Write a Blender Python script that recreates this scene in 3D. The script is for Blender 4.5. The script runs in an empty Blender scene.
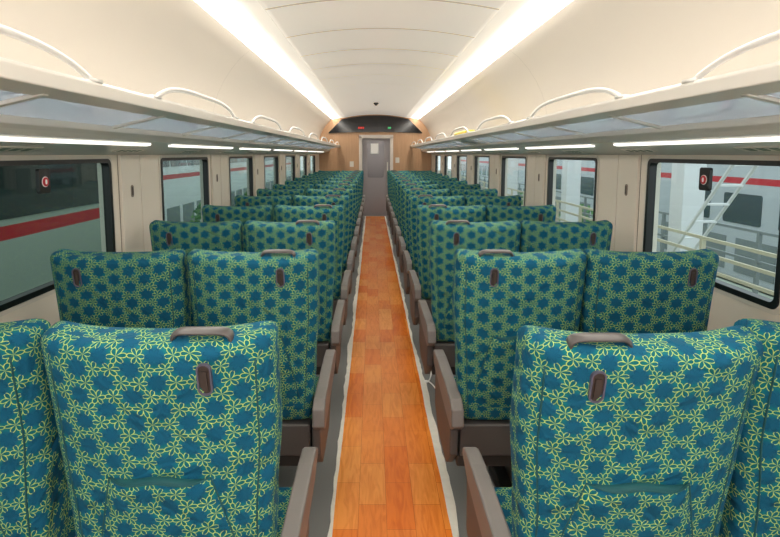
import bpy, bmesh, math, random
from mathutils import Vector, Matrix
random.seed(4)
scene = bpy.context.scene
col = scene.collection
scene.view_settings.view_transform = 'Standard'
scene.view_settings.look = 'None'

def lin(c):
    return tuple([(v/255/12.92 if v/255 <= .04045 else ((v/255+.055)/1.055)**2.4) for v in c]) + (1.0,)

# ---------------------------------------------------------------- materials
def mat(name, rgb, rough=.6, metal=0.0, emis=0, noise=0.0, nscale=40, spec=.5, bump=0.0):
    m = bpy.data.materials.new(name); m.use_nodes = True
    nt = m.node_tree; b = nt.nodes['Principled BSDF']
    c = lin(rgb)
    b.inputs['Base Color'].default_value = c
    b.inputs['Roughness'].default_value = rough
    b.inputs['Metallic'].default_value = metal
    b.inputs['Specular IOR Level'].default_value = spec
    if emis:
        b.inputs['Emission Color'].default_value = c
        b.inputs['Emission Strength'].default_value = emis
    if noise or bump:
        tc = nt.nodes.new('ShaderNodeTexCoord'); n = nt.nodes.new('ShaderNodeTexNoise')
        n.inputs['Scale'].default_value = nscale; n.inputs['Detail'].default_value = 4
        nt.links.new(tc.outputs['Object'], n.inputs['Vector'])
        if noise:
            mx = nt.nodes.new('ShaderNodeMix'); mx.data_type = 'RGBA'
            mx.inputs[6].default_value = tuple(v*(1-noise) for v in c[:3])+(1,)
            mx.inputs[7].default_value = tuple(min(1, v*(1+noise)) for v in c[:3])+(1,)
            nt.links.new(n.outputs['Fac'], mx.inputs[0])
            nt.links.new(mx.outputs[2], b.inputs['Base Color'])
        if bump:
            bp = nt.nodes.new('ShaderNodeBump'); bp.inputs['Strength'].default_value = bump
            bp.inputs['Distance'].default_value = .004
            nt.links.new(n.outputs['Fac'], bp.inputs['Height']); nt.links.new(bp.outputs[0], b.inputs['Normal'])
    return m

class N:
    nt = None
    def __init__(s, sock): s.s = sock
    @staticmethod
    def op(o, *a):
        n = N.nt.nodes.new('ShaderNodeMath'); n.operation = o
        for i, v in enumerate(a):
            if isinstance(v, N): N.nt.links.new(v.s, n.inputs[i])
            else: n.inputs[i].default_value = v
        return N(n.outputs[0])
    def __add__(s, o): return N.op('ADD', s, o)
    def __sub__(s, o): return N.op('SUBTRACT', s, o)
    def __mul__(s, o): return N.op('MULTIPLY', s, o)
    def __truediv__(s, o): return N.op('DIVIDE', s, o)
    def __lt__(s, o): return N.op('LESS_THAN', s, o)
    def __gt__(s, o): return N.op('GREATER_THAN', s, o)
def mixc(f, a, b):
    n = N.nt.nodes.new('ShaderNodeMix'); n.data_type = 'RGBA'
    N.nt.links.new(f.s, n.inputs[0])
    for i, v in ((6, a), (7, b)):
        if isinstance(v, tuple): n.inputs[i].default_value = v
        else: N.nt.links.new(v, n.inputs[i])
    return n.outputs[2]

def fabric():
    m = bpy.data.materials.new('seat_fabric'); m.use_nodes = True
    nt = m.node_tree; N.nt = nt; b = nt.nodes['Principled BSDF']
    uv = nt.nodes.new('ShaderNodeUVMap'); uv.uv_map = 'UVMap'
    sp = nt.nodes.new('ShaderNodeSeparateXYZ'); nt.links.new(uv.outputs[0], sp.inputs[0])
    wn = nt.nodes.new('ShaderNodeTexNoise'); wn.inputs['Scale'].default_value = 14; wn.inputs['Detail'].default_value = 1
    nt.links.new(uv.outputs[0], wn.inputs['Vector'])
    ws = nt.nodes.new('ShaderNodeSeparateColor'); nt.links.new(wn.outputs['Color'], ws.inputs[0])
    x = N(sp.outputs[0]) + (N(ws.outputs[0])-.5)*.022
    y = N(sp.outputs[1]) + (N(ws.outputs[1])-.5)*.022
    a = .0385
    def lattice(sx, sy):
        def loc(offx, offy):
            px = N.op('FLOORED_MODULO', x+offx, sx) - sx/2
            py = N.op('FLOORED_MODULO', y+offy, sy) - sy/2
            return px, py, N.op('SQRT', px*px+py*py)
        p1 = loc(0, 0); p2 = loc(sx/2, sy/2)
        k = p2[2] < p1[2]
        def sel(i): return p1[i] + k*(p2[i]-p1[i])
        return sel(0), sel(1), sel(2)
    fx, fy, fr = lattice(a, a*math.sqrt(3))
    dx, dy, dr = lattice(3*a, a*math.sqrt(3))
    th = N.op('ARCTAN2', fy, fx)*3
    c = N.op('ABSOLUTE', N.op('COSINE', th)); s = N.op('SINE', th)
    e = N.op('SQRT', c)
    R = .50*a
    g = s*(1.5*R)/(e+.08)/(fr+.0006)
    d = N.op('ABSOLUTE', fr-e*R)/N.op('SQRT', g*g+1.0)
    line = (d < .00078)
    flower = line*(dr > .52*a)
    petal_fill = (fr < e*R)
    th2 = N.op('ARCTAN2', dy, dx)*3
    c2 = N.op('SQRT', N.op('ABSOLUTE', N.op('COSINE', th2)))
    disk = N.op('MINIMUM', N.op('MAXIMUM', (N.op('MULTIPLY', dr, -1.0)+.80*a)/(.35*a), 0.0), 1.0)
    dpet = (N.op('ABSOLUTE', dr - c2*(.42*a)) < .0010)*(dr > .08*a)
    colr = mixc(petal_fill, lin((10, 112, 114)), lin((6, 98, 106)))
    colr = mixc(disk*.8, colr, lin((16, 80, 116)))
    colr = mixc(dpet*.5, colr, lin((8, 62, 92)))
    colr = mixc(flower, colr, lin((172, 200, 106)))
    nt.links.new(colr, b.inputs['Base Color'])
    b.inputs['Roughness'].default_value = .85
    b.inputs['Specular IOR Level'].default_value = .2
    tc = nt.nodes.new('ShaderNodeTexCoord'); nz = nt.nodes.new('ShaderNodeTexNoise')
    nz.inputs['Scale'].default_value = 8; nz.inputs['Detail'].default_value = 3; nz.inputs['Distortion'].default_value = .8
    nt.links.new(tc.outputs['Object'], nz.inputs['Vector'])
    bp = nt.nodes.new('ShaderNodeBump'); bp.inputs['Strength'].default_value = .9; bp.inputs['Distance'].default_value = .035
    nt.links.new(nz.outputs['Fac'], bp.inputs['Height']); nt.links.new(bp.outputs[0], b.inputs['Normal'])
    return m

def wood_floor():
    m = bpy.data.materials.new('orange_wood_vinyl'); m.use_nodes = True
    nt = m.node_tree; N.nt = nt; b = nt.nodes['Principled BSDF']
    tc = nt.nodes.new('ShaderNodeTexCoord')
    mp = nt.nodes.new('ShaderNodeMapping'); mp.inputs['Rotation'].default_value = (0, 0, math.radians(90))
    nt.links.new(tc.outputs['Object'], mp.inputs[0])
    br = nt.nodes.new('ShaderNodeTexBrick')
    br.inputs['Scale'].default_value = 1
    br.inputs['Brick Width'].default_value = .32; br.inputs['Row Height'].default_value = .125
    br.inputs['Mortar Size'].default_value = .0010; br.offset = .5
    br.inputs['Color1'].default_value = lin((240, 124, 34)); br.inputs['Color2'].default_value = lin((255, 168, 80))
    br.inputs['Mortar'].default_value = lin((200, 96, 26))
    nt.links.new(mp.outputs[0], br.inputs[0])
    mp2 = nt.nodes.new('ShaderNodeMapping'); mp2.inputs['Scale'].default_value = (26, 3.4, 1)
    nt.links.new(tc.outputs['Object'], mp2.inputs[0])
    nz = nt.nodes.new('ShaderNodeTexNoise'); nz.inputs['Scale'].default_value = 1; nz.inputs['Detail'].default_value = 6
    nz.inputs['Distortion'].default_value = 2.2
    nt.links.new(mp2.outputs[0], nz.inputs[0])
    rp = nt.nodes.new('ShaderNodeValToRGB'); rp.color_ramp.elements[0].position = .36; rp.color_ramp.elements[1].position = .58
    rp.color_ramp.elements[0].color = (.84, .70, .54, 1); rp.color_ramp.elements[1].color = (1, 1, 1, 1)
    nt.links.new(nz.outputs[0], rp.inputs[0])
    mx = nt.nodes.new('ShaderNodeMix'); mx.data_type = 'RGBA'; mx.blend_type = 'MULTIPLY'; mx.inputs[0].default_value = .85
    nt.links.new(br.outputs[0], mx.inputs[6]); nt.links.new(rp.outputs[0], mx.inputs[7])
    nt.links.new(mx.outputs[2], b.inputs['Base Color'])
    b.inputs['Roughness'].default_value = .2
    b.inputs['Specular IOR Level'].default_value = .4
    return m

def panel_mat(name, rgb, period, off, rough=.45, w=.006, emis=0, dk=.72):
    m = mat(name, rgb, rough, emis=emis); nt = m.node_tree; N.nt = nt; b = nt.nodes['Principled BSDF']
    tc = nt.nodes.new('ShaderNodeTexCoord'); sp = nt.nodes.new('ShaderNodeSeparateXYZ')
    nt.links.new(tc.outputs['Object'], sp.inputs[0])
    y = N(sp.outputs[1])
    k = N.op('ABSOLUTE', N.op('FLOORED_MODULO', y+off, period)-period/2) < w
    c = mixc(k, lin(rgb), lin(tuple(int(v*dk) for v in rgb)))
    nt.links.new(c, b.inputs['Base Color'])
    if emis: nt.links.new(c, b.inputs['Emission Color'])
    return m

def wood_wall():
    m = mat('brown_wood_panel', (172, 116, 72), .4); nt = m.node_tree; b = nt.nodes['Principled BSDF']
    tc = nt.nodes.new('ShaderNodeTexCoord'); mp = nt.nodes.new('ShaderNodeMapping'); mp.inputs['Scale'].default_value = (30, 30, 2)
    nz = nt.nodes.new('ShaderNodeTexNoise'); nz.inputs['Scale'].default_value = 1; nz.inputs['Detail'].default_value = 5
    rp = nt.nodes.new('ShaderNodeValToRGB')
    rp.color_ramp.elements[0].position = .3; rp.color_ramp.elements[0].color = lin((182, 142, 106))
    rp.color_ramp.elements[1].position = .7; rp.color_ramp.elements[1].color = lin((194, 154, 118))
    nt.links.new(tc.outputs['Object'], mp.inputs[0]); nt.links.new(mp.outputs[0], nz.inputs[0])
    nt.links.new(nz.outputs[0], rp.inputs[0]); nt.links.new(rp.outputs[0], b.inputs['Base Color'])
    return m

def cove_mat():
    # strip lamp with glow falloff painted into its emission, dimming towards the inner edge
    m = mat('cove_light', (255, 249, 238), .5, emis=1.0); nt = m.node_tree; N.nt = nt; b = nt.nodes['Principled BSDF']
    tc = nt.nodes.new('ShaderNodeTexCoord'); sp = nt.nodes.new('ShaderNodeSeparateXYZ')
    nt.links.new(tc.outputs['Object'], sp.inputs[0])
    ax = N.op('ABSOLUTE', N(sp.outputs[0]))
    t = N.op('MINIMUM', N.op('MAXIMUM', (ax-.76)/.29, 0.0), 1.0)
    st = t*t*t*t*14.5 + .40
    nt.links.new(st.s, b.inputs['Emission Strength'])
    return m

def glass(name, tint, refl=.4):
    m = bpy.data.materials.new(name); m.use_nodes = True; nt = m.node_tree
    N.nt = nt
    nt.nodes.remove(nt.nodes['Principled BSDF']); out = nt.nodes['Material Output']
    t = nt.nodes.new('ShaderNodeBsdfTransparent'); t.inputs[0].default_value = lin(tint)
    g = nt.nodes.new('ShaderNodeBsdfGlossy'); g.inputs['Roughness'].default_value = .03
    g.inputs[0].default_value = (.9, .95, 1, 1)
    mx = nt.nodes.new('ShaderNodeMixShader'); fr = nt.nodes.new('ShaderNodeLayerWeight'); fr.inputs[0].default_value = .5
    fac = N.op('POWER', N(fr.outputs['Facing']), 5.0)*refl + .03
    nt.links.new(fac.s, mx.inputs[0]); nt.links.new(t.outputs[0], mx.inputs[1]); nt.links.new(g.outputs[0], mx.inputs[2])
    nt.links.new(mx.outputs[0], out.inputs[0])
    return m
def frosted(name, rgb):
    m = bpy.data.materials.new(name); m.use_nodes = True; nt = m.node_tree
    nt.nodes.remove(nt.nodes['Principled BSDF']); out = nt.nodes['Material Output']
    d = nt.nodes.new('ShaderNodeBsdfDiffuse'); d.inputs[0].default_value = lin(rgb)
    t = nt.nodes.new('ShaderNodeBsdfTranslucent'); t.inputs[0].default_value = lin(rgb)
    g = nt.nodes.new('ShaderNodeBsdfGlossy'); g.inputs['Roughness'].default_value = .05; g.inputs[0].default_value = (.9, .95, 1, 1)
    m1 = nt.nodes.new('ShaderNodeMixShader'); m1.inputs[0].default_value = .72
    m2 = nt.nodes.new('ShaderNodeMixShader'); m2.inputs[0].default_value = .32
    nt.links.new(d.outputs[0], m1.inputs[1]); nt.links.new(t.outputs[0], m1.inputs[2])
    nt.links.new(m1.outputs[0], m2.inputs[1]); nt.links.new(g.outputs[0], m2.inputs[2]); nt.links.new(m2.outputs[0], out.inputs[0])
    return m

M = {}
M['fabric'] = fabric()
M['wood'] = wood_floor()
M['floor'] = mat('grey_vinyl_floor', (116, 117, 116), .55, noise=.18, nscale=300)
M['wall'] = mat('cream_wall', (232, 223, 210), .3)
M['upper'] = panel_mat('cream_upper_wall', (212, 204, 193), 3.24, .3, .38, .003, dk=.85)
M['ceil'] = panel_mat('cream_ceiling_glow', (240, 234, 223), .82, .2, .4, .017, emis=.36, dk=.80)  # even glow added to the panels to brighten the ceiling, not a lamp
M['white'] = mat('rack_white', (240, 238, 233), .25)
M['hoop'] = mat('white_tube', (246, 246, 245), .25)
M['shelf'] = frosted('frosted_shelf_glass', (212, 221, 232))
M['lamp'] = mat('lamp_white', (255, 250, 240), .5, emis=1.7)
M['cove'] = cove_mat()
M['arm'] = mat('mauve_grey_plastic', (118, 113, 111), .42, noise=.04, nscale=200)
M['armlo'] = mat('grey_brown_shell', (82, 78, 77), .5)
M['handle'] = mat('handle_plastic', (78, 74, 74), .35)
M['latch'] = mat('latch_ring', (88, 86, 104), .35)
M['latchin'] = mat('latch_inside', (62, 52, 48), .5)
M['seam'] = mat('dark_teal_piping', (6, 76, 82), .7)
M['dark'] = mat('dark_metal', (48, 46, 45), .5)
M['black'] = mat('black_gasket', (16, 16, 18), .35)
M['groove'] = mat('panel_groove', (136, 124, 112), .7)
M['blackgloss'] = mat('black_gloss', (18, 17, 20), .12)
M['woodwall'] = wood_wall()
M['door'] = mat('grey_door', (150, 145, 148), .4)
M['doorglass'] = mat('door_pane_grey', (126, 122, 128), .2)
M['jamb'] = mat('door_frame_cream', (216, 208, 200), .4)
M['paper'] = mat('white_paper', (244, 244, 242), .7)
M['tape'] = mat('masking_tape', (232, 228, 218), .7, noise=.12, nscale=30)
M['red'] = mat('red_paint', (190, 30, 44), .4)
M['yellow'] = mat('yellow_plastic', (236, 208, 40), .5)
M['glassL'] = glass('window_glass_tinted', (208, 218, 214))
M['glassR'] = glass('window_glass', (236, 242, 240))
M['trainw'] = mat('train_white', (220, 222, 224), .35)
M['trains'] = mat('train_silver', (182, 188, 192), .35)
M['traingrey'] = mat('train_grey', (172, 186, 176), .35)
M['trainwin'] = mat('train_window', (44, 54, 54), .12)
M['trainwin2'] = mat('train_window_bluish', (66, 78, 82), .2)  # lighter bluish window colour, used on the right-hand train
M['concrete'] = mat('concrete', (150, 160, 146), .9, noise=.2, nscale=6)
M['conc2'] = mat('beige_metal', (196, 190, 166), .6)
M['galv'] = mat('galvanised_grey', (124, 132, 132), .5)
M['leaf'] = mat('leaves', (96, 142, 84), .7, noise=.5, nscale=9)
M['greenled'] = mat('green_led', (60, 160, 100), .5, emis=.5)
M['redled'] = mat('red_led', (200, 50, 40), .5, emis=.6)
M['icon'] = mat('icon_grey_green', (120, 138, 122), .5)
M['plate'] = mat('plate_cream', (218, 212, 202), .35)

# ---------------------------------------------------------------- mesh helpers
class MB:
    def __init__(s): s.v = []; s.f = []; s.m = []; s.uv = []
    def face(s, idx, mi=0, uv=None): s.f.append(tuple(idx)); s.m.append(mi); s.uv.append(uv)
    def box(s, x0, x1, y0, y1, z0, z1, mi=0):
        b = len(s.v)
        s.v += [(x0, y0, z0), (x1, y0, z0), (x1, y1, z0), (x0, y1, z0), (x0, y0, z1), (x1, y0, z1), (x1, y1, z1), (x0, y1, z1)]
        for q in ((0, 3, 2, 1), (4, 5, 6, 7), (0, 1, 5, 4), (1, 2, 6, 5), (2, 3, 7, 6), (3, 0, 4, 7)):
            s.face([b+i for i in q], mi)
    def extrude_y(s, prof, y0, y1, mi=0, closed=True, caps=True):
        b = len(s.v); n = len(prof)
        s.v += [(p[0], y0, p[1]) for p in prof] + [(p[0], y1, p[1]) for p in prof]
        for i in range(n if closed else n-1):
            j = (i+1) % n; s.face((b+i, b+j, b+n+j, b+n+i), mi)
        if closed and caps:
            s.face([b+i for i in range(n)][::-1], mi); s.face([b+n+i for i in range(n)], mi)
    def extrude_x(s, prof, x0, x1, mi=0):   # prof = (y,z)
        b = len(s.v); n = len(prof)
        s.v += [(x0, p[0], p[1]) for p in prof] + [(x1, p[0], p[1]) for p in prof]
        for i in range(n):
            j = (i+1) % n; s.face((b+i, b+j, b+n+j, b+n+i), mi)
        s.face([b+i for i in range(n)][::-1], mi); s.face([b+n+i for i in range(n)], mi)
    def ring_x(s, outer, inner, x0, x1, mi=0):
        b = len(s.v); n = len(outer)
        for x in (x0, x1):
            s.v += [(x, p[0], p[1]) for p in outer] + [(x, p[0], p[1]) for p in inner]
        o0, i0, o1, i1 = b, b+n, b+2*n, b+3*n
        for i in range(n):
            j = (i+1) % n
            s.face((o0+i, o0+j, i0+j, i0+i), mi); s.face((o1+j, o1+i, i1+i, i1+j), mi)
            s.face((o0+i, o1+i, o1+j, o0+j), mi); s.face((i0+j, i1+j, i1+i, i0+i), mi)
    def tube(s, pts, r, n=8, mi=0, r2=None, cap=True):
        pts = [Vector(p) for p in pts]; b = len(s.v); r2 = r2 or r
        side = None
        for k, p in enumerate(pts):
            t = (pts[min(k+1, len(pts)-1)]-pts[max(k-1, 0)]).normalized()
            ref = Vector((0, 1, 0)) if abs(t.y) < .75 else Vector((1, 0, 0))
            if side is None: side = (ref - t*ref.dot(t)).normalized()
            else: side = (side - t*side.dot(t)).normalized()
            up = t.cross(side)
            for i in range(n):
                a = 2*math.pi*i/n
                s.v.append(tuple(p+side*math.cos(a)*r+up*math.sin(a)*r2))
        for k in range(len(pts)-1):
            for i in range(n):
                j = (i+1) % n
                s.face((b+k*n+i, b+k*n+j, b+(k+1)*n+j, b+(k+1)*n+i), mi)
        if cap:
            s.face([b+i for i in range(n)][::-1], mi); s.face([b+(len(pts)-1)*n+i for i in range(n)], mi)
    def mesh(s, name, mats, smooth=False, uvbox=False):
        me = bpy.data.meshes.new(name); me.from_pydata(s.v, [], s.f)
        for m in mats: me.materials.append(M[m])
        for i, p in enumerate(me.polygons): p.material_index = s.m[i]; p.use_smooth = smooth
        if any(u is not None for u in s.uv) or uvbox:
            l = me.uv_layers.new(name='UVMap')
            for i, p in enumerate(me.polygons):
                for k, li in enumerate(p.loop_indices):
                    if s.uv[i] is not None: l.data[li].uv = s.uv[i][k]
                    else:
                        co = me.vertices[me.loops[li].vertex_index].co; nn = p.normal
                        a = max(range(3), key=lambda q: abs(nn[q]))
                        l.data[li].uv = ((co.y, co.z), (co.x, co.z), (co.x, co.y))[a]
        bm = bmesh.new(); bm.from_mesh(me); bmesh.ops.recalc_face_normals(bm, faces=bm.faces); bm.to_mesh(me); bm.free()
        return me

def rrect(y0, y1, z0, z1, r, n=6):
    out = []
    for cy, cz, a0 in ((y1-r, z1-r, 0), (y0+r, z1-r, 90), (y0+r, z0+r, 180), (y1-r, z0+r, 270)):
        for i in range(n+1):
            a = math.radians(a0+90*i/n); out.append((cy+r*math.cos(a), cz+r*math.sin(a)))
    return out

def ob(name, me, parent=None, loc=(0, 0, 0), bevel=0, label=None, category=None, kind=None, group=None):
    o = bpy.data.objects.new(name, me); o.location = loc
    if parent: o.parent = parent
    if bevel:
        b = o.modifiers.new('bevel', 'BEVEL'); b.width = bevel; b.segments = 2; b.limit_method = 'ANGLE'
    if label: o['label'] = label
    if category: o['category'] = category
    if kind: o['kind'] = kind
    if group: o['group'] = group
    col.objects.link(o); return o

Y0, Y1 = -3.0, 13.5
WX = 1.45
PW, WS, WE = 1.62, 1.86, 2.81
SILL, WTOP = 1.04, 1.575
WOFF = {-1: -.07, 1: .03}
winsof = {s: [(WS+PW*i+WOFF[s], WE+PW*i+WOFF[s]) for i in range(-1, 7)] for s in (-1, 1)}

# ---------------------------------------------------------------- shell
b = MB(); b.box(-1.53, 1.53, Y0, Y1+1.0, -.08, 0)
ob('floor', b.mesh('floor', ['floor']), kind='structure', label='grey speckled vinyl train floor', category='floor')

upc = [(1.45, 1.74), (1.45, 1.88), (1.435, 2.0), (1.40, 2.12), (1.345, 2.23), (1.27, 2.34), (1.19, 2.43), (1.10, 2.50)]
for side, s in (('left', -1), ('right', 1)):
    wins = winsof[s]
    b = MB()
    def bx(x0, x1, y0, y1, z0, z1, mi=0):
        X0, X1 = sorted((s*x0, s*x1)); b.box(X0, X1, y0, y1, z0, z1, mi)
    bx(WX, WX+.06, Y0, Y1, 0, SILL)
    bx(WX, WX+.06, Y0, Y1, WTOP, 1.76)
    ys = [Y0]+[v for w in wins for v in w]+[Y1]
    for i in range(0, len(ys), 2):
        bx(WX, WX+.06, ys[i], ys[i+1], SILL, WTOP)
        if i > 0 and i < len(ys)-2:
            c0, c1 = ys[i]+.10, ys[i+1]-.10
            bx(WX-.018, WX, c0, (c0+c1)/2-.006, .70, WTOP+.03)
            bx(WX-.018, WX, (c0+c1)/2+.006, c1, .70, WTOP+.03)
            bx(WX-.003, WX-.0005, (c0+c1)/2-.006, (c0+c1)/2+.006, .70, WTOP+.03, 2)
            bx(WX-.002, WX-.0005, c0-.006, c0, .70, WTOP+.03, 2); bx(WX-.002, WX-.0005, c1, c1+.006, .70, WTOP+.03, 2)
    prof = [(s*p[0], p[1]) for p in upc]+[(s*(p[0]+.03), p[1]+.01) for p in upc[::-1]]
    b.extrude_y(prof, Y0, Y1, 1)
    me = b.mesh('wall_'+side, ['wall', 'upper', 'groove'])
    for p in me.polygons:
        if p.material_index == 1 and len(p.vertices) == 4: p.use_smooth = True
    ob('wall_'+side, me, kind='structure', bevel=.004,
       label='cream moulded train side wall with window pillars', category='wall')

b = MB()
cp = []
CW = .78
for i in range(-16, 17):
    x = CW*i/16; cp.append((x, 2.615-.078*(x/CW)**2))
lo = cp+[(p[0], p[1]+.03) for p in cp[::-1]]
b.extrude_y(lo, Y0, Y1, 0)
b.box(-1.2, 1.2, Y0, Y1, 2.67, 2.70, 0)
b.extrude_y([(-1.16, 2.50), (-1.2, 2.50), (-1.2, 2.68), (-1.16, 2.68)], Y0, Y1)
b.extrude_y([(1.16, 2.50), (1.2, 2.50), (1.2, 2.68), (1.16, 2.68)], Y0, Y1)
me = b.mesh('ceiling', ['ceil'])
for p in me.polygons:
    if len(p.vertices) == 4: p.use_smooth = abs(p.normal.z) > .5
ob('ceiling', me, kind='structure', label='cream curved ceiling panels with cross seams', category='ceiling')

for s in (-1, 1):
    b = MB()
    prof = [(s*.76, 2.538), (s*.85, 2.525), (s*.91, 2.521), (s*.97, 2.522), (s*1.04, 2.518), (s*1.11, 2.502), (s*1.13, 2.52), (s*1.0, 2.57), (s*.77, 2.572)]
    b.extrude_y(prof, Y0+.02, Y1-.06)
    ob('ceiling_light', b.mesh('ceiling_light', ['cove'], False), label='glowing warm white strip light along ceiling edge', category='light', group='ceiling strip lights')

# end wall
b = MB()
DX, DW, DH = .02, .39, 2.04
b.box(-1.53, DX-DW, Y1, Y1+.08, 0, 2.7); b.box(DX+DW, 1.53, Y1, Y1+.08, 0, 2.7); b.box(DX-DW, DX+DW, Y1, Y1+.08, DH, 2.7)
ob('wall_front', b.mesh('wall_front', ['woodwall']), kind='structure', label='brown wood panelled end wall with doorway', category='wall')
b = MB(); b.box(-1.53, 1.53, Y0-.08, Y0, 0, 2.7)
ob('wall_back', b.mesh('wall_back', ['wall']), kind='structure', label='cream end wall of the carriage', category='wall')
b = MB()
b.box(DX-DW-.05, DX-DW+.03, Y1-.03, Y1+.10, 0, DH+.02); b.box(DX+DW-.03, DX+DW+.05, Y1-.03, Y1+.10, 0, DH+.02)
b.box(DX-DW-.05, DX+DW+.05, Y1-.03, Y1+.10, DH-.03, DH+.06)
ob('trim_1', b.mesh('trim_1', ['jamb']), kind='structure', label='cream door frame', category='door frame', bevel=.006)
b = MB(); b.box(DX-DW+.02, DX+DW-.02, Y1+.05, Y1+.09, .0, DH-.03)
b.box(DX-DW+.10, DX-DW+.115, Y1+.04, Y1+.055, .1, DH-.1)
b.box(DX-.30, DX+.30, Y1+.044, Y1+.052, .12, .5)
d = ob('door_1', b.mesh('door_1', ['door']), kind='structure', label='grey sliding end door', category='door')
b = MB(); b.extrude_y(rrect(DX-.22, DX+.20, 1.0, 1.94, .05), Y1+.036, Y1+.05)
ob('door_window', b.mesh('door_window', ['doorglass']), d)
b = MB(); b.box(DX+.28, DX+.31, Y1+.0, Y1+.03, .8, 1.4); b.box(DX+.28, DX+.31, Y1+.02, Y1+.05, .82, .86); b.box(DX+.28, DX+.31, Y1+.02, Y1+.05, 1.34, 1.38)
ob('door_handle', b.mesh('door_handle', ['plate']), d)
b = MB(); b.box(DX-.14, DX+.06, Y1+.026, Y1+.034, 1.62, 1.88)
ob('paper_notice', b.mesh('paper_notice', ['paper']), label='white paper notice taped on the grey door window', category='notice')
b = MB()
HW = 1.2
top = [(x, 2.585-.09*(x/.86)**2 if abs(x) < .86 else 2.495-1.0*(abs(x)-.86)) for x in [HW*i/20 for i in range(-20, 21)]]
bot = [(x, 2.14+.03*(1-(x/HW)**2)) for x in [HW*i/20 for i in range(20, -21, -1)]]
b.extrude_y(top+bot, Y1-.05, Y1-.002)
f = ob('end_wall_display', b.mesh('end_wall_display', ['blackgloss']), label='glossy black arched information display above the end door', category='display')
b = MB()
for k in range(3): b.box(-.44+k*.055, -.40+k*.055, Y1-.06, Y1-.05, 2.25, 2.30)
ob('led_sign', b.mesh('led_sign', ['redled']), f)
b = MB(); b.box(.32, .40, Y1-.06, Y1-.05, 2.25, 2.30)
ob('led_sign', b.mesh('led_sign_green', ['greenled']), f, label='small green lit sign')
b = MB(); b.tube([(0, 10.4, 2.613), (0, 10.4, 2.585)], .05, 16); b.tube([(0, 10.4, 2.585), (0, 10.4, 2.56)], .028, 16)
ob('smoke_detector', b.mesh('smoke_detector', ['dark']), label='small dark round detector on the ceiling', category='detector')
for x0, x1, z0, z1 in ((-.66, -.56, 1.28, 1.42), (.52, .62, 1.38, 1.52)):
    b = MB(); b.box(x0, x1, Y1-.012, Y1-.001, z0, z1)
    ob('door_sign', b.mesh('door_sign', ['plate']), label='small pale sign plate on wood wall', category='sign', group='sign plates on wood wall')

# ---------------------------------------------------------------- windows
wn = 1
for s in (-1, 1):
    for (a, c) in winsof[s]:
        b = MB()
        x0, x1 = sorted((s*(WX-.010), s*(WX+.030)))
        b.ring_x(rrect(a-.012, c+.012, SILL-.012, WTOP+.010, .035), rrect(a+.012, c-.012, SILL+.012, WTOP-.010, .025), x0, x1, 0)
        x0, x1 = sorted((s*(WX-.006), s*(WX+.0)))
        b.ring_x(rrect(a-.032, c+.032, SILL-.032, WTOP+.026, .05), rrect(a-.008, c+.008, SILL-.008, WTOP+.006, .035), x0, x1, 1)
        w = ob('window_%d' % wn, b.mesh('window_frame', ['black', 'plate']), kind='structure',
               label='black rubber framed train window with rounded corners', category='window')
        b = MB(); x0, x1 = sorted((s*(WX+.02), s*(WX+.026)))
        b.box(x0, x1, a+.005, c-.005, SILL+.005, WTOP-.005)
        ob('window_pane', b.mesh('window_pane', ['glassL' if s < 0 else 'glassR']), w)
        wn += 1

for s in (-1, 1):
    e = bpy.data.objects.new('emergency_window_sign', None); e.location = (s*(WX-.02), 2.16 if s < 0 else 2.33, 1.495)
    e['label'] = 'black emergency plate with red and white ring at window top'; e['category'] = 'safety sign'; e['group'] = 'emergency window signs'
    col.objects.link(e)
    b = MB(); b.extrude_x(rrect(-.036, .036, -.048, .055, .012), -.008, .008); ob('plate', b.mesh('plate', ['black']), e, bevel=.002)
    circ = [(.019*math.cos(2*math.pi*i/20), .019*math.sin(2*math.pi*i/20)) for i in range(20)]
    xa = -s*.008
    b = MB(); b.extrude_x([(p[0]*1.15, p[1]*1.15) for p in circ], *(sorted((xa, xa-s*.002))))
    ob('white_ring', b.mesh('white_ring', ['paper']), e)
    b = MB(); b.extrude_x(circ, *(sorted((xa, xa-s*.004))))
    ob('red_disc', b.mesh('red_disc', ['red']), e)
    b = MB(); b.extrude_x([(p[0]*.3, p[1]*.55) for p in circ], *(sorted((xa-s*.004, xa-s*.006))))
    ob('white_mark', b.mesh('white_mark', ['paper']), e)

for s in (-1, 1):
    for i in range(0, 6):
        yy = WE+WOFF[s]+PW*i+(PW-(WE-WS))/2-.12
        b = MB(); x = s*(WX-.018)
        b.extrude_x([(yy+p[0], 1.40+p[1]) for p in rrect(-.014, .014, -.034, .034, .013)], *(sorted((x, x-s*.004))))
        b.extrude_x([(yy+p[0], 1.40+p[1]) for p in rrect(-.007, .007, -.024, .024, .0068)], *(sorted((x-s*.004, x-s*.006))), mi=1)
        ob('coat_hook', b.mesh('coat_hook', ['groove', 'latchin']), label='small grey folded flush coat hook on window pillar', category='hook', group='coat hooks on pillars')

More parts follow.
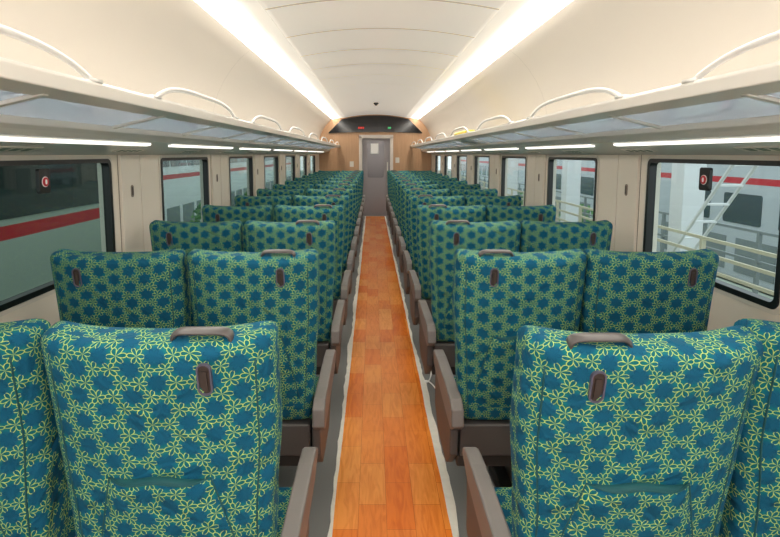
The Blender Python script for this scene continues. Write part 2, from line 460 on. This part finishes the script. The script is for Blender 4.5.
# ---------------------------------------------------------------- luggage racks
for side, s in (('l', -1), ('r', 1)):
    b = MB()
    P = lambda pts: [(s*p[0], p[1]) for p in pts]
    b.extrude_y(P([(.90, 1.782), (.98, 1.766), (.986, 1.785), (.935, 1.79), (.93, 1.824), (.918, 1.832), (.905, 1.830), (.898, 1.82)]), Y0, Y1-.01)
    b.extrude_y(P([(1.17, 1.704), (1.185, 1.690), (1.20, 1.672), (1.445, 1.605), (1.449, 1.605), (1.449, 1.735), (1.17, 1.730)]), Y0, Y1-.01)
    y = -1.8
    while y < Y1-.1:
        b.extrude_y(P([(.95, 1.768), (1.19, 1.712), (1.19, 1.73), (.95, 1.79)]), y-.014, y+.014)
        y += .81
    rack = ob('luggage_rack', b.mesh('luggage_rack', ['white']), bevel=.004, category='luggage rack', group='overhead luggage racks',
              label='white overhead luggage rack with glass shelf and hoop rails')
    y = -1.8
    while y < Y1-.9:
        g = MB(); g.extrude_y(P([(.98, 1.772), (1.175, 1.727), (1.175, 1.733), (.98, 1.779)]), y+.012, y+.798)
        ob('shelf_panel', g.mesh('shelf_panel', ['shelf']), rack); y += .81
    for i in range(0, 8):
        a, c = .42+1.65*i, 1.62+1.65*i
        L = c-a
        g = MB(); pts = []
        for k in range(33):
            t = k/32
            hgt = .070*(1-abs(2*t-1)**4)
            pts.append((s*.915, a+L*t, 1.827+hgt))
        g.tube(pts, .008, 8, r2=.011)
        g.box(*(sorted((s*.90, s*.93))), a-.03, a+.03, 1.826, 1.838); g.box(*(sorted((s*.90, s*.93))), c-.03, c+.03, 1.826, 1.838)
        ob('hoop_rail', g.mesh('hoop_rail', ['hoop'], True), rack)
    for i in range(-2, 8):
        a = 1.48+PW*i-(.05 if s < 0 else 0)
        if a+1.35 > Y1: continue
        g = MB(); g.extrude_y(P([(1.228, 1.666), (1.254, 1.658), (1.252, 1.650), (1.229, 1.656)]), a, a+1.33)
        ob('strip_lamp', g.mesh('strip_lamp', ['lamp']), rack, bevel=.002)
    for i in range(0, 6):
        yy = 1.72+.92*i
        g = MB()
        zc = lambda X: 1.605+(1.445-X)*.273
        g.extrude_y(P([(1.33, zc(1.33)-.003), (1.38, zc(1.38)-.003), (1.38, zc(1.38)+.001), (1.33, zc(1.33)+.001)]), yy, yy+.30)
        for j in range(4):
            g.extrude_y(P([(1.34, zc(1.34)-.0045), (1.37, zc(1.37)-.0045), (1.37, zc(1.37)), (1.34, zc(1.34))]), yy+.03+j*.065, yy+.065+j*.065, 1)
        ob('seat_number_plate', g.mesh('seat_number_plate', ['plate', 'icon']), rack)

b = MB()
prof = [(.955+p[0], 1.79+p[1]) for p in rrect(0, .22, 0, .085, .03)]
b.extrude_y(prof, 5.8, 6.6)
ob('yellow_bag', b.mesh('yellow_bag', ['yellow']), bevel=.02, label='folded yellow bag lying on the overhead luggage rack', category='bag')

# ---------------------------------------------------------------- floor sheet
def edge(y, s):  # sheet is laid very slightly askew
    t = min(1, max(0, (y-1.0)/12.5))
    return (.026*(1-t)) + s*(.262-.012*t)
b = MB(); n = 40; ya, yb = Y0+.3, Y1-.1
for i in range(n+1):
    y = ya+(yb-ya)*i/n
    b.v += [(edge(y, -1), y, 0), (edge(y, -1), y, .004), (edge(y, 1), y, .004), (edge(y, 1), y, 0)]
for i in range(n):
    k = 4*i
    for j in range(4): b.face((k+j, k+(j+1) % 4, k+4+(j+1) % 4, k+4+j))
b.face((0, 1, 2, 3)); b.face((4*n, 4*n+1, 4*n+2, 4*n+3))
sheet = ob('floor_covering', b.mesh('floor_covering', ['wood']), label='orange wood-look vinyl sheet laid along the aisle', category='floor covering')
for s in (-1, 1):
    b = MB(); n = 300; L = yb-ya
    wi = wo = 0
    for i in range(n+1):
        y = ya+L*i/n; E = edge(y, s)
        wi = wi*.9+random.uniform(-.0015, .0015); wo = wo*.85+random.uniform(-.006, .006)
        b.v += [(E+s*(-.008+wi), y, .0052), (E+s*(.020+wo), y, .0052), (E+s*(.022+wo), y, .0005)]
    for i in range(n):
        k = 3*i
        for j in range(2): b.face((k+j, k+j+1, k+j+4, k+j+3))
    ob('tape_edge', b.mesh('tape_edge', ['tape']), sheet, label='uneven white masking tape edge')
b = MB()
pts = []
for i in range(40):
    t = i/39; a = t*math.pi*2.3
    pts.append((.345+.035*math.cos(a)-.01*t, 3.3+.9*t*.6+.10*math.sin(a), .008))
b.tube(pts, .005, 6)
ob('white_cable', b.mesh('white_cable', ['paper'], True), label='loose white cable looped on grey floor beside orange sheet', category='cable')

# ---------------------------------------------------------------- seats
def lerp_tab(tab, v):
    if v <= tab[0][0]: return tab[0][1]
    for (a, x), (c, y) in zip(tab, tab[1:]):
        if v <= c:
            t = (v-a)/(c-a); t = t*t*(3-2*t); return x+(y-x)*t
    return tab[-1][1]
H = .734
TA = [(0, .224), (.25, .242), (.5, .259), (.8, .262)]
TT = [(0, .125), (.35, .13), (.6, .115), (.72, .11)]
NE = 6
def wing(x, a, v): return .045*min(1, abs(x)/a)**3*max(0, min(1, (v-.12)/.35))
def ear(x, a, v): return .006*min(1, abs(x)/a)**4*max(0, min(1, (v-.5)/.2)) - .003*max(0, 1-(x/a)**2)*max(0, (v-.6)/.12)
def rear_y(x, v):
    a, t = lerp_tab(TA, v), lerp_tab(TT, v)
    q = min(.999, abs(x)/a)
    return -(t/2)*(1-q**NE)**(1/NE)+wing(x, a, v)
def back_mesh():
    b = MB(); n = 64; rings = []
    R = .035
    vs = [(0.0, .035), (.004, .02), (.014, .007), (.03, 0)]
    k = 18
    vs += [(.03+(H-R-.03)*i/k, 0) for i in range(1, k+1)]
    vs += [(H-R+R*math.sin(math.radians(q)), R*(1-math.cos(math.radians(q)))) for q in (15, 30, 45, 60, 75, 90)]
    vacc = 0; pv = None
    for v, ins in vs:
        a, t = lerp_tab(TA, v)-ins, lerp_tab(TT, v)/2-ins
        t = max(t, .006)
        if pv is not None: vacc += math.hypot(v-pv[0], ins-pv[1])
        pv = (v, ins)
        ring = []
        for i in range(n):
            th = 2*math.pi*i/n
            c, s = math.cos(th), math.sin(th)
            x = a*math.copysign(abs(c)**(2/NE), c); y = t*math.copysign(abs(s)**(2/NE), s)
            ring.append((x, y+wing(x, a+ins, v), v+ear(x, a+ins, v)))
        rings.append((ring, vacc))
    ref = rings[14][0]; us = [0]
    for i in range(n): us.append(us[-1]+math.dist(ref[i][:2], ref[(i+1) % n][:2]))
    for ring, _ in rings: b.v += ring
    for k in range(len(rings)-1):
        v0, v1 = rings[k][1], rings[k+1][1]
        for i in range(n):
            j = (i+1) % n
            b.face((k*n+i, k*n+j, (k+1)*n+j, (k+1)*n+i), 0, [(us[i], v0), (us[i+1], v0), (us[i+1], v1), (us[i], v1)])
    for base, vv in ((0, 0), ((len(rings)-1)*n, rings[-1][1])):
        for i in range(n//2):
            q = (i, i+1, (n-i-1) % n, (n-i) % n)
            b.face([base+z for z in q], 0, [(b.v[base+z][0], vv+b.v[base+z][1]) for z in q])
    # stitched seams where the rear panel meets the side bolsters
    for sg in (-1, 1):
        pts = []
        for i in range(24):
            v = .04+(H-.09)*i/23; a = lerp_tab(TA, v)
            x = sg*a*.86; pts.append((x, rear_y(x, v)-.0004, v))
        b.tube(pts, .0022, 6, mi=1)
    for i in range(len(b.uv)):
        if b.uv[i] is None: b.uv[i] = [(0, 0)]*len(b.f[i])
    return b.mesh('backrest', ['fabric', 'seam'], True)
def pocket_mesh():
    b = MB(); nx, nz = 16, 14
    for k in range(nz+1):
        t = k/nz; v = .07+.335*t
        hw = .185-.07*t**1.2
        for i in range(nx+1):
            q = -1+2*i/nx; x = q*hw
            e = 1-abs(q)**4
            lift = -.002+.028*e*min(1, t*5)*(.5+.5*t)
            b.v.append((x, rear_y(x, v)-lift, v+.010*(1-q*q)*t-.006*math.sin(q*3)**2*t))
    for k in range(nz):
        for i in range(nx):
            q = [k*(nx+1)+i, k*(nx+1)+i+1, (k+1)*(nx+1)+i+1, (k+1)*(nx+1)+i]
            b.face(q, 0, [(b.v[z][0]+.03, b.v[z][2]+.02) for z in q])
    top = [nz*(nx+1)+i for i in range(nx+1)]
    o = len(b.v)
    for t_ in top:
        x, y, z = b.v[t_]; b.v.append((x, rear_y(x, z)+.002, z-.004))
    for i in range(nx): b.face((top[i], top[i+1], o+i+1, o+i), 1)
    path = [b.v[k*(nx+1)] for k in range(2, nz+1)]+[b.v[t_] for t_ in top[1:]]+[b.v[k*(nx+1)+nx] for k in range(nz-1, 1, -1)]
    b.tube([(p[0], p[1]-.001, p[2]) for p in path], .0022, 6, mi=1)
    for i in range(len(b.uv)):
        if b.uv[i] is None: b.uv[i] = [(0, 0)]*len(b.f[i])
    return b.mesh('seat_pocket', ['fabric', 'seam'], True)
def latch_mesh(x):
    b = MB(); z = .654; y = rear_y(x, z)
    o = rrect(-.0160, .0160, -.039, .039, .0159); i_ = rrect(-.0125, .0125, -.035, .035, .0124)
    n = len(o)
    for d in (.004, -.005):
        b.v += [(x+p[0], y+d, z+p[1]) for p in o]+[(x+p[0], y+d, z+p[1]) for p in i_]
    for i in range(n):
        j = (i+1) % n
        b.face((2*n+i, 2*n+j, 3*n+j, 3*n+i), 0); b.face((i, j, 2*n+j, 2*n+i), 0); b.face((n+i, n+j, 3*n+j, 3*n+i), 0)
    m = len(b.v); b.v += [(x+p[0], y-.001, z+p[1]) for p in i_]; b.face(range(m, m+n), 1)
    b.box(x-.006, x+.006, y-.005, y, z-.026, z+.020, 1)
    return b.mesh('seat_latch', ['latch', 'latchin'])
def handle_mesh(x):
    b = MB(); pts = []
    for k in range(25):
        q = -1+2*k/24
        pts.append((x+.066*q, -.010, H-.012+.024*(1-abs(q)**8)**.6))
    b.tube(pts, .016, 12, r2=.0062)
    return b.mesh('grab_handle', ['handle'], True)
def cushion_mesh():
    b = MB()
    prof = rrect(.0, .46, 0, .125, .045, 5)
    b.extrude_x(prof, -.222, .222)
    return b.mesh('seat_cushion', ['fabric'], False, uvbox=True)
def arm_mesh(x0, x1):
    b = MB()
    top = [(-.05, .60), (.0, .622), (.10, .625), (.45, .622), (.56, .612), (.605, .59), (.60, .565)]
    bot = [(.50, .53), (.30, .515), (.10, .505), (-.02, .50), (-.06, .53)]
    b.extrude_x(top+bot, x0, x1)
    return b.mesh('armrest', ['arm'])
def base_mesh(s):
    b = MB()
    def bx(x0, x1, *r, mi=0):
        X0, X1 = sorted((s*x0, s*x1)); b.box(X0, X1, *r, mi)
    bx(-.50, .50, .06, .55, .29, .345, mi=1)
    bx(-.49, .49, .045, .11, .345, .485, mi=0)
    bx(-.20, .20, .16, .44, .06, .29, mi=1)
    bx(-.26, .26, .10, .50, 0, .06, mi=1)
    b.extrude_x([(.02, .52), (.55, .55), (.54, .34), (.42, .26), (.14, .26), (.03, .36)], *sorted((s*-.535, s*-.50)), mi=0)
    b.extrude_x([(.02, .52), (.55, .55), (.54, .34), (.42, .26), (.14, .26), (.03, .36)], *sorted((s*.535, s*.50)), mi=0)
    return b.mesh('seat_base', ['armlo', 'dark'])

AE = .270
SPS = {-1: .543, 1: .524}
bk = back_mesh(); pk = pocket_mesh(); cu = cushion_mesh()
templ = {}
for s in (-1, 1):
    CX = AE+SPS[s]
    templ[s] = dict(la=latch_mesh(-s*.121), lw=latch_mesh(s*.125), ha=handle_mesh(-s*.110), base=base_mesh(s),
                    arm_a=arm_mesh(*sorted((s*(.252-CX), s*(.302-CX)))), arm_c=arm_mesh(-.022, .022),
                    arm_w=arm_mesh(*sorted((s*(CX-.304), s*(CX-.256)))))
def build_pair(s):
    t = templ[s]; SP = SPS[s]
    e = bpy.data.objects.new('double_train_seat', None); e.empty_display_size = .2
    parts = []
    def add(name, me, par, loc=(0, 0, 0), bevel=0, rx=0):
        o = bpy.data.objects.new(name, me); o.parent = par; o.location = loc; o.rotation_euler = (rx, 0, 0)
        if bevel:
            m = o.modifiers.new('bevel', 'BEVEL'); m.width = bevel; m.segments = 3; m.limit_method = 'ANGLE'
        parts.append(o); return o
    add('seat_base', t['base'], e, bevel=.008)
    for k in ('arm_a', 'arm_c', 'arm_w'): add('armrest', t[k], e, bevel=.007)
    for cx, aisle in ((-s*SP/2, True), (s*SP/2, False)):
        add('seat_cushion', cu, e, (cx, .13, .345), bevel=.02)
        br = add('backrest', bk, e, (cx, .115, .495), rx=math.radians(9))
        add('seat_pocket', pk, br)
        add('seat_latch', t['la'] if aisle else t['lw'], br)
        if aisle: add('grab_handle', t['ha'], br)
    return e, parts
rows = [1.12]+[2.02+.92*i for i in range(12)]
for s in (-1, 1):
    e0, parts0 = build_pair(s)
    for ri, yy in enumerate(rows):
        if ri == 0: e, parts = e0, parts0
        else:
            e = e0.copy(); mp = {e0: e}; parts = []
            for p in parts0:
                q = p.copy(); mp[p] = q; q.parent = mp[p.parent]; parts.append(q)
        e.location = (s*(AE+SPS[s]), yy, 0)
        e['category'] = 'train seat'; e['group'] = 'teal patterned double train seats'
        if ri == 0: e['label'] = 'teal and yellow floral double train seat, aisle back slightly more reclined'
        else: e['label'] = 'teal fabric double train seat with yellow flower pattern'
        col.objects.link(e)
        for p in parts: col.objects.link(p)
    for p in parts0:
        if p.name.startswith('backrest') and p.location.x*s < 0:
            p.rotation_euler[0] = math.radians(12 if s > 0 else 10)

# ---------------------------------------------------------------- exterior
b = MB(); b.box(-40, 60, -25, 90, -1.3, -1.2)
ob('ground', b.mesh('ground', ['concrete']), kind='structure', label='pale concrete depot ground', category='ground')
def carriage(x, s, y0, y1, bodym, stripe, upper, label, low=-.3, wl=1.45, step=1.55, doors=(), wm='trainwin'):
    b = MB()
    xi, xo = s*x, s*(x+2.6)
    for z0, z1, mi in [(low, stripe[0], 0), (stripe[0], stripe[1], 1), (stripe[1], 2.4, 0)]:
        X0, X1 = sorted((xi, xo)); b.box(X0, X1, y0, y1, z0, z1, mi)
    prof = [(xi, 2.4), (xi+s*.1, 2.65), (xi+s*.5, 2.85), (xo-s*.5, 2.85), (xo-s*.1, 2.65), (xo, 2.4)]
    b.extrude_y(prof, y0, y1, 0)
    X0, X1 = sorted((xi+s*.3, xo-s*.3)); b.box(X0, X1, y0+.5, y1-.5, -1.0, -.3, 2)
    for yy in [y0+1.5, y0+3.5, y1-3.5, y1-1.5]:
        b.tube([(xi+s*.2, yy, -.75), (xi+s*.45, yy, -.75)], .43, 20, mi=2)
        b.tube([(xo-s*.45, yy, -.75), (xo-s*.2, yy, -.75)], .43, 20, mi=2)
    y = y0+.6
    X0, X1 = sorted((xi, xi-s*.012))
    while y < y1-1.3:
        b.box(X0, X1, y, y+1.1, low+.12, -.12 if low < -.5 else low+.3, 3); y += 1.4
    o = ob('train_carriage', b.mesh('train_carriage', [bodym, 'red', 'dark', 'galv']), label=label, category='train')
    y = y0+.3
    while y+wl < y1:
        if not any(abs(y+wl/2-dy) < wl/2+.55 for dy in doors):
            g = MB(); x0_, x1_ = sorted((xi-s*.01, xi+s*.02))
            g.extrude_x(rrect(y, y+wl, upper[0], upper[1], .05), x0_, x1_)
            ob('carriage_window', g.mesh('carriage_window', [wm]), o)
        y += step
    for dy in doors:
        g = MB(); x0_, x1_ = sorted((xi-s*.015, xi+s*.02))
        g.extrude_x(rrect(dy-.45, dy+.45, -.7, .95, .08), x0_, x1_)
        x0_, x1_ = sorted((xi-s*.02, xi-s*.0))
        g.extrude_x(rrect(dy-.22, dy+.22, .2, .8, .06), x0_, x1_, 1)
        ob('carriage_door', g.mesh('carriage_door', ['galv', 'trainwin2']), o)
    return o
carriage(3.4, -1, 0, 8.2, 'traingrey', (.83, .96), (1.02, 1.95), 'pale grey-green train with red stripe on adjacent track', low=-.9, wl=7.6, step=8)
carriage(6.6, -1, 8.8, 44, 'trainw', (.80, .95), (1.20, 1.95), 'white train with red stripe parked on a farther track', low=-.95)
carriage(7.5, 1, 2, 46, 'trains', (1.0, 1.13), (.18, .80), 'silver-white train with red stripe parked beyond the platform', low=-.95, doors=(14.6, 25.3), wm='trainwin2', wl=1.1)
b = MB(); b.box(3.0, 4.6, -4, 40, -.25, -.05)
for k in range(10): b.box(3.2, 4.4, -3+k*4, -2.7+k*4, -1.2, -.25)
ob('platform', b.mesh('platform', ['concrete']), label='concrete depot walkway beside the train', category='platform')
b = MB()
y = 3.0
while y < 34:
    b.box(3.15-.02, 3.15+.02, y-.02, y+.02, -.05, .80); y += 1.0
for z in (.05, .20, .35, .50, .65, .80): b.box(3.15-.012, 3.15+.012, 3.0, 34, z-.015, z+.015)
ob('metal_railing', b.mesh('metal_railing', ['conc2']), label='beige metal railing along the walkway', category='railing')
b = MB()
y = 3.0
while y < 34:
    b.box(4.45-.02, 4.45+.02, y-.02, y+.02, -.05, .7); y += 1.0
for z in (.05, .35, .7): b.box(4.45-.015, 4.45+.015, 3.0, 34, z-.015, z+.015)
ob('metal_railing', b.mesh('metal_railing', ['galv']), label='grey metal railing on the far walkway edge', category='railing')
for yy in (6.6, 10.5, 15):
    b = MB(); b.box(3.8, 4.08, yy-.14, yy+.14, -.05, 4.0); b.box(3.7, 4.18, yy-.2, yy+.2, -.05, .1)
    ob('support_column', b.mesh('support_column', ['trainw']), bevel=.01, label='white steel column standing on the walkway', category='column', group='walkway columns')
b = MB()
for xx in (3.35, 3.58):
    b.tube([(xx, 6.3, -.03), (xx, 4.5, 2.02)], .018, 6)
for k in range(10):
    t = (k+.5)/10; b.box(3.35, 3.58, 6.3-1.8*t-.03, 6.3-1.8*t+.03, -.03+2.05*t-.01, -.03+2.05*t+.01)
ob('step_ladder', b.mesh('step_ladder', ['trainw']), label='white metal inclined ladder on the walkway', category='ladder')
for (bx_, by_) in ((5.9, 14.8), (5.8, 21.0), (-5.4, 24.0), (-5.3, 17.0)):
    b = MB()
    for k in range(900):
        u = random.random()**.4; th = random.uniform(0, 6.283); ph = math.acos(random.uniform(-1, 1))
        c = Vector((bx_+.6*u*math.sin(ph)*math.cos(th), by_+1.5*u*math.sin(ph)*math.sin(th), -.5+.65*u*math.cos(ph)))
        d1 = Vector((random.uniform(-1, 1), random.uniform(-1, 1), random.uniform(-1, 1))).normalized()*.07
        d2 = d1.cross(Vector((random.uniform(-1, 1), random.uniform(-1, 1), random.uniform(-1, 1)))).normalized()*.04
        i = len(b.v); b.v += [tuple(c-d1), tuple(c+d2), tuple(c+d1), tuple(c-d2)]; b.face((i, i+1, i+2, i+3))
    b.tube([(bx_, by_, -1.2), (bx_, by_, -.2)], .06, 8)
    ob('bush', b.mesh('bush', ['leaf']), label='green leafy bush growing by the depot track', category='bush', group='bushes by the track')

# ---------------------------------------------------------------- world, fill light, camera
w = bpy.data.worlds.new('World'); scene.world = w; w.use_nodes = True
bg = w.node_tree.nodes['Background']; bg.inputs[0].default_value = (.88, .94, 1, 1); bg.inputs[1].default_value = 2.1

ld = bpy.data.lights.new('fill_light', 'AREA'); ld.shape = 'RECTANGLE'; ld.size = 1.4; ld.size_y = .7; ld.energy = 38; ld.color = (1, .97, .93)  # unseen fill light added behind the camera to brighten the seat backs
lo_ = bpy.data.objects.new('fill_light', ld); lo_.location = (0, -1.6, 2.0); lo_.rotation_euler = (math.radians(78), 0, 0)
col.objects.link(lo_)

cam = bpy.data.cameras.new('cam'); cam.sensor_width = 36; cam.sensor_fit = 'HORIZONTAL'; cam.lens = 24
th = math.radians(6); f = 520
co = bpy.data.objects.new('camera', cam); co.location = (-.06, 0, 1.61)
co.rotation_euler = (math.radians(90)-th, 0, 0)
cam.shift_x = 17/780
cam.shift_y = -(114.5-f*math.tan(th))/780
cam.clip_start = .05
col.objects.link(co); scene.camera = co
